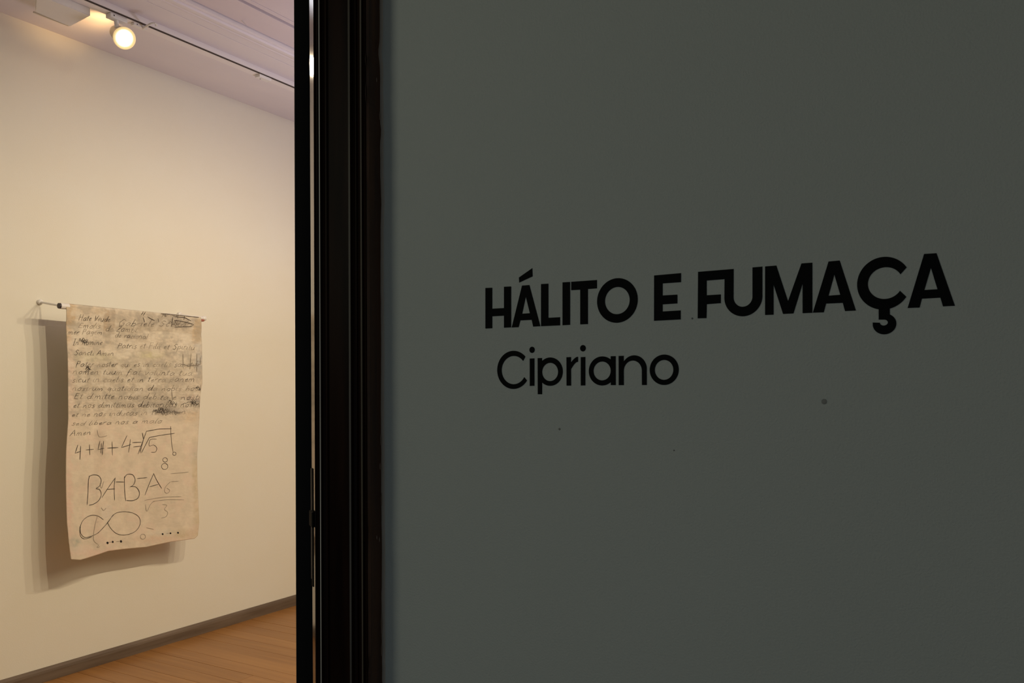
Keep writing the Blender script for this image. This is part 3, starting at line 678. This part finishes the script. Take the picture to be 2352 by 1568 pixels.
# ------------------------------------------------------------------ lighting track on the gallery ceiling
ZT = ZC-.040
tr = empty('lighting_track', (-3.90, 1.7, ZC)); tag(tr, 'white ceiling track parallel to the cream wall, carrying the lit spotlight', 'track')
def lt(o): return local(o, tr)
lt(obj('rail', B(-3.930, -3.871, 1.70, 6.6, ZT, ZC, bev=.0015), M_track))
lt(obj('conductor_slot', B(-3.8735, -3.8675, 1.70, 6.6, ZT-.0008, ZT+.006), M_slot))
pc = on(606, 176, 2, ZT)
o = lt(obj('rail_coupler', B(pc.x-.022, pc.x+.018, pc.y-.05, pc.y+.045, ZT-.018, ZT, bev=.002), M_white))
bm = bmesh.new(); cyl(bm, (pc.x-.01, pc.y-.02, ZT-.0195), (pc.x-.01, pc.y-.02, ZT-.018), .003, n=10); sc_ = lt(obj('screw', bm, M_slot)); sc_.parent = o
# driver box beside the track
q = [on(85, 28.5, 2, 3.40), on(160, 62, 2, 3.40), on(222, 28, 2, 3.40), on(140, -5, 2, 3.40)]
bx = empty('driver_box', (-3.98, 2.4, ZC)); tag(bx, 'white rectangular box on the ceiling beside the lit spotlight', 'box')
x0_, x1_ = -4.10, -4.006; 
bm = bmesh.new()
pb = [(-4.124, 2.374), (-4.140, 2.562), (-3.934, 2.540), (-3.934, 2.27)]
lo = [bm.verts.new((x, y, 3.42)) for x, y in pb]; hi = [bm.verts.new((x, y, ZC-.012)) for x, y in pb]
for i in range(4): bm.faces.new((lo[i], lo[(i+1) % 4], hi[(i+1) % 4], hi[i]))
bm.faces.new(lo[::-1]); bm.faces.new(hi)
bmesh.ops.bevel(bm, geom=bm.edges[:], offset=.003, segments=2, affect='EDGES')
def lb(o): return local(o, bx)
lb(obj('housing', bm, M_white))
lb(obj('mounting_foot', B(-4.10, -3.96, 2.40, 2.52, ZC-.012, ZC, bev=.002), M_white))
lb(obj('lid_edge', B(-4.1395, -4.1335, 2.372, 2.55, 3.418, 3.426), M_can))

# the lit spotlight
L0 = on(286, 88, 0, -3.84)
aim = ((EYE-L0).normalized()*.84+RT*.42-UP*.33).normalized()
sp = empty('track_spotlight', L0); tag(sp, 'lit cylindrical spotlight with glowing lens on the ceiling track', 'lamp')
bm = bmesh.new(); lathe(bm, -aim*.125, aim, [(0, .026), (.006, .034), (.03, .038), (.07, .040), (.10, .047), (.122, .052)], 36); obj('can', bm, M_can, sp, True)
bm = bmesh.new(); n = 40
q_ = aim.to_track_quat('Z', 'Y').to_matrix()
prf = [(-.006, .054), (.003, .054), (.004, .050), (-.002, .040), (-.004, .040)]
rings = [[bm.verts.new(q_ @ Vector((r*math.cos(2*math.pi*i/n), r*math.sin(2*math.pi*i/n), h))) for i in range(n)] for h, r in prf]
for a, b in zip(rings, rings[1:]+rings[:1]):
    for i in range(n): bm.faces.new((a[i], a[(i+1) % n], b[(i+1) % n], b[i]))
obj('front_ring', bm, M_ring, sp, True)
bm = bmesh.new(); lathe(bm, -aim*.003, aim, [(0, .041), (.002, .040), (.006, .030), (.009, .014)], 32); obj('lens', bm, M_bulb, sp, True)
# yoke and adapter up to the rail
ad = Vector((-3.900, L0.y+.005, ZT-.001))-L0
obj('adapter', B(ad.x-.020, ad.x+.020, ad.y-.055, ad.y+.040, ad.z-.022, ad.z, bev=.003), M_white, sp)
bm = bmesh.new(); cyl(bm, (ad.x, ad.y-.01, ad.z-.02), (ad.x+.012, ad.y-.008, -.0), .011, n=16); cyl(bm, (ad.x+.012, ad.y-.008, 0), -aim*.06, .008, n=12); obj('stem', bm, M_white, sp)
bm = bmesh.new(); cyl(bm, (ad.x+.0205, ad.y-.035, ad.z-.010), (ad.x+.0225, ad.y-.035, ad.z-.010), .003, n=10); obj('screw', bm, M_slot, sp)
# loose clip with a little hook further along the rail
ph = on(318, 60, 2, ZT-.010)
ck = empty('cable_clip', (-3.895, ph.y, ZT)); tag(ck, 'small white clip with a curled hook on the track, right of the lit spotlight', 'clip')
obj('clip_body', B(-.014, .014, -.03, .045, -.014, 0, bev=.002), M_white, ck)
e1 = on(345, 55, 2, ZT-.02)-ck.location; e1 = Vector((e1.x, e1.y, -.02))
bm = bmesh.new(); cyl(bm, (0, .03, -.010), e1, .006, n=10); ring = [e1+Vector((.016*math.cos(t)+.012, .014*math.sin(t)+.012, 0)) for t in [math.pi*1.3*i/9-2.3 for i in range(10)]]
for a, b in zip(ring, ring[1:]): cyl(bm, a, b, .0045, n=8)
obj('hook', bm, M_white, ck)
bm = bmesh.new(); cyl(bm, (.0145, -.012, -.007), (.0155, -.012, -.007), .0028, n=10); obj('screw', bm, M_slot, ck)
# the lamp's own light: the beam, and the spill from the slots at its back
light('spotlight_beam', 'SPOT', L0+aim*.03, 16, WARM, L0+aim, spot_size=math.radians(70), spot_blend=.5, shadow_soft_size=.04)
bk = L0-aim*.15
bk = bk-UP*.045
light('spotlight_back_spill', 'SPOT', bk, 5.0, (1, .60, .22), bk+Vector((-.9, -.10, .75)), spot_size=math.radians(84), spot_blend=1.0, shadow_soft_size=.03)

# added glowing panel, unseen above the picture; whitens the top of the glossy reveal
fb = empty('added_glow_panel', (-3.47, 2.2, ZC)); tag(fb, 'added unseen glowing panel on the gallery ceiling, mirrored by the door reveal', 'lamp')
obj('panel_frame', B(-.15, .15, -.32, .28, -.045, 0, bev=.003), M_white, fb)
obj('glow_face', B(-.135, .135, -.30, .262, -.049, -.044, bev=.001), mat('added_cool_glow', (1, 1, 1), .4, emit=((.88, .92, 1.0), 1.9)), fb)
# second track with the four spots that light the hanging (outside the picture to the right)
t2 = empty('lighting_track', (TRX, 2, ZC)); tag(t2, 'white suspended track out of view inside the gallery, holding four spots', 'track')
obj('rail', B(-.02, .02, -.3, 4.4, -.20, -.17), M_track, t2)
for k in range(3):
    bm = bmesh.new(); cyl(bm, (0, k*1.9, -.17), (0, k*1.9, 0), .004, n=8); obj('suspension_rod', bm, M_white, t2)
for i, (sy, e) in enumerate(SPOTS):
    a_ = (Vector((-4.45, 3.1, 1.5))-Vector((TRX, sy, TRZ))).normalized()
    so2 = empty('track_spotlight', (TRX, sy, TRZ)); tag(so2, 'white spotlight on the suspended gallery track, ' + ('nearest the doorway', 'second from the doorway', 'third from the doorway', 'farthest from the doorway')[i], 'lamp', 'spots on the suspended track')
    bm = bmesh.new(); lathe(bm, -a_*.13, a_, [(0, .03), (.01, .042), (.12, .046)], 24); obj('can', bm, M_white, so2, True)
    bm = bmesh.new(); cyl(bm, -a_*.07, (0, 0, ZC-.2-TRZ), .006, n=8); obj('stem', bm, M_white, so2)
